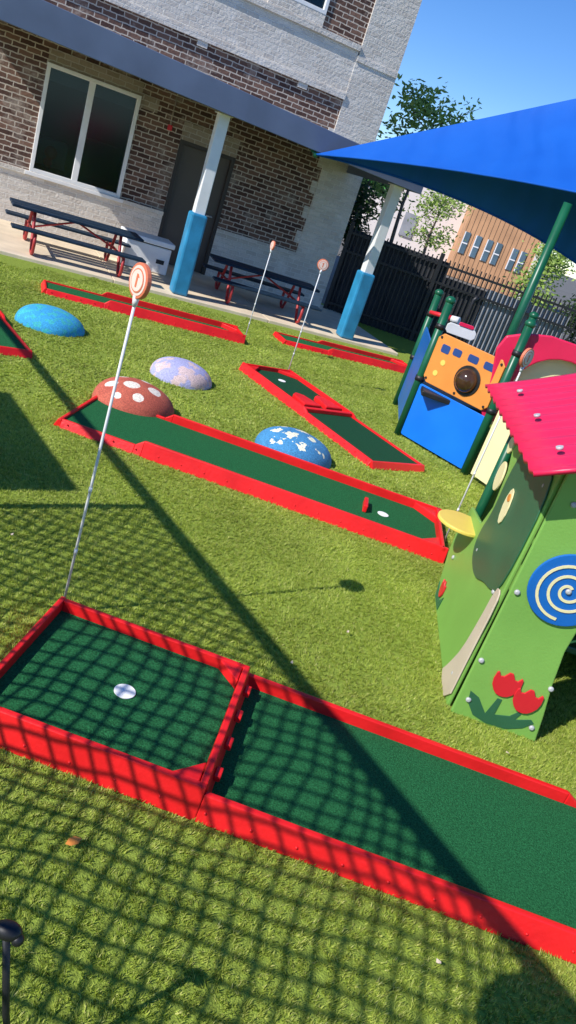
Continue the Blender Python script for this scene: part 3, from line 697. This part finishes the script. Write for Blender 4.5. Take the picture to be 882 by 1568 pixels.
# ------------------------------------------------------------------ net fence beside the viewpoint (casts the net shadow)
Nf=empty('ball_net_fence')
sd_=Vector((SX,SY,0))*1.2; u=Vector((.658,-.753,0)); nrm=Vector((.753,.658,0)); HT=2.6
base0=nrm*(2.186-HT*sd_.dot(nrm))
ds=-(sd_*HT).dot(u)
def NQ(s,z): return base0+u*(s+ds)+Vector((0,0,z))
tube('top_rail',[NQ(-7.2,HT),NQ(3.2,HT)],.034,M['black'],Nf,10)
for s in (-3.67,3.1,-7.1): tube('fence_post',[NQ(s,0),NQ(s,HT)],.03,M['black'],Nf,10)
V=[];Fc=[]
s0,s1=-3.67,3.1; stp=.102; r=.0052
def bar(p,q):
    i=len(V); d=(q-p).normalized(); a=nrm; b=d.cross(a)
    for c in (p,q):
        for sx,sy in ((-1,-1),(1,-1),(1,1),(-1,1)): V.append(c+a*(sx*r)+b*(sy*r))
    for f in [(0,1,5,4),(1,2,6,5),(2,3,7,6),(3,0,4,7)]: Fc.append(tuple(i+k for k in f))
def warp(s,z):
    ws=.045*math.sin(1.7*s+1.1*z)+.022*math.sin(4.3*s-2.9*z)+.012*math.sin(13*s+9*z)
    wz=.040*math.sin(2.1*s+.7*z+1)+.020*math.sin(5.1*z+3.3*s)+.012*math.sin(15*z-7*s)
    e=min(1,(HT-z)/.25)
    return s+ws*e, max(0,min(HT,z+wz*e))
W_=s1-s0; k=-HT
while k<W_:
    a=max(0,k); b=min(W_,k+HT)
    if b-a>.02:
        for sgn in (1,-1):
            pts=[]
            for t in np.linspace(a,b,max(3,int((b-a)/.08))):
                z=(t-k) if sgn>0 else HT-(t-k)
                s_w,z_w=warp(t,z); pts.append(NQ(s0+s_w,z_w))
            for p_,q_ in zip(pts[:-1],pts[1:]): bar(p_,q_)
    k+=stp
mesh_obj('net',V,Fc,M['rope'],Nf)
def quad(nm,s0,s1,z0,z1,m):
    a,b,c_,d=NQ(s0,z0),NQ(s1,z0),NQ(s1,z1),NQ(s0,z1); e=nrm*.01
    hexa(nm,[a-e,b-e,b+e,a+e,d-e,c_-e,c_+e,d+e],m,Nf)
quad('banner',-5.35,-3.85,1.0,2.25,M['privacy'])
sphere('head_shadow_ball',tuple(NQ(-.50,HT-.15)),.13,M['black'],Nf)  # unseen ball added on the fence to cast the photographer's round head shadow
T=empty('black_ground_stake',(-.27,1.03,0))
tube('stem',[(0.12,.025,0.0),(.06,.025,.25),(.02,.025,.48)],.008,M['black'],T); sphere('head',(.02,.025,.50),.020,M['black'],T,(1.5,1,.9)); sphere('head_knob',(.045,.02,.49),.013,M['black'],T)

# ------------------------------------------------------------------ world, sun, camera
el=math.radians(39.8)
d=Vector((math.cos(el)*SX,math.cos(el)*SY,-math.sin(el)))
sun=bpy.data.lights.new('sun','SUN'); sun.energy=5.0; sun.angle=math.radians(.4); sun.color=(1,.96,.90)
so=bpy.data.objects.new('sun',sun); S.collection.objects.link(so); so.rotation_euler=d.to_track_quat('-Z','Y').to_euler()
w=bpy.data.worlds.new('World'); S.world=w; w.use_nodes=True; nt=w.node_tree
bg=nt.nodes.get('Background') or nt.nodes.new('ShaderNodeBackground')
sk=nt.nodes.new('ShaderNodeTexSky'); sk.sky_type='NISHITA'; sk.sun_disc=False; sk.sun_elevation=el
sk.sun_rotation=math.atan2(-SX,-SY)%(2*math.pi); sk.air_density=1.0; sk.dust_density=.0; sk.ozone_density=4.0; sk.altitude=1200
hs=nt.nodes.new('ShaderNodeHueSaturation'); hs.inputs['Saturation'].default_value=1.25; hs.inputs['Hue'].default_value=.51; hs.inputs['Value'].default_value=1.2
nt.links.new(sk.outputs[0],hs.inputs['Color']); nt.links.new(hs.outputs[0],bg.inputs[0]); bg.inputs[1].default_value=.14
cam=bpy.data.cameras.new('camera'); cam.sensor_fit='VERTICAL'; cam.sensor_height=36; cam.lens=1178/1568*36; cam.clip_end=2000; cam.clip_start=.05
co=bpy.data.objects.new('camera',cam); S.collection.objects.link(co)
p=math.radians(22.5); R0=Vector((1,0,0)); U0=Vector((0,math.sin(p),math.cos(p))); Fw=Vector((0,math.cos(p),-math.sin(p)))
c0,c1=.334,.9426
Rc=(R0*c1+U0*c0).normalized(); Uc=(U0*c1-R0*c0).normalized(); Bk=-Fw
mw=Matrix(((Rc.x,Uc.x,Bk.x,0),(Rc.y,Uc.y,Bk.y,0),(Rc.z,Uc.z,Bk.z,2.0),(0,0,0,1)))
co.matrix_world=mw
S.camera=co
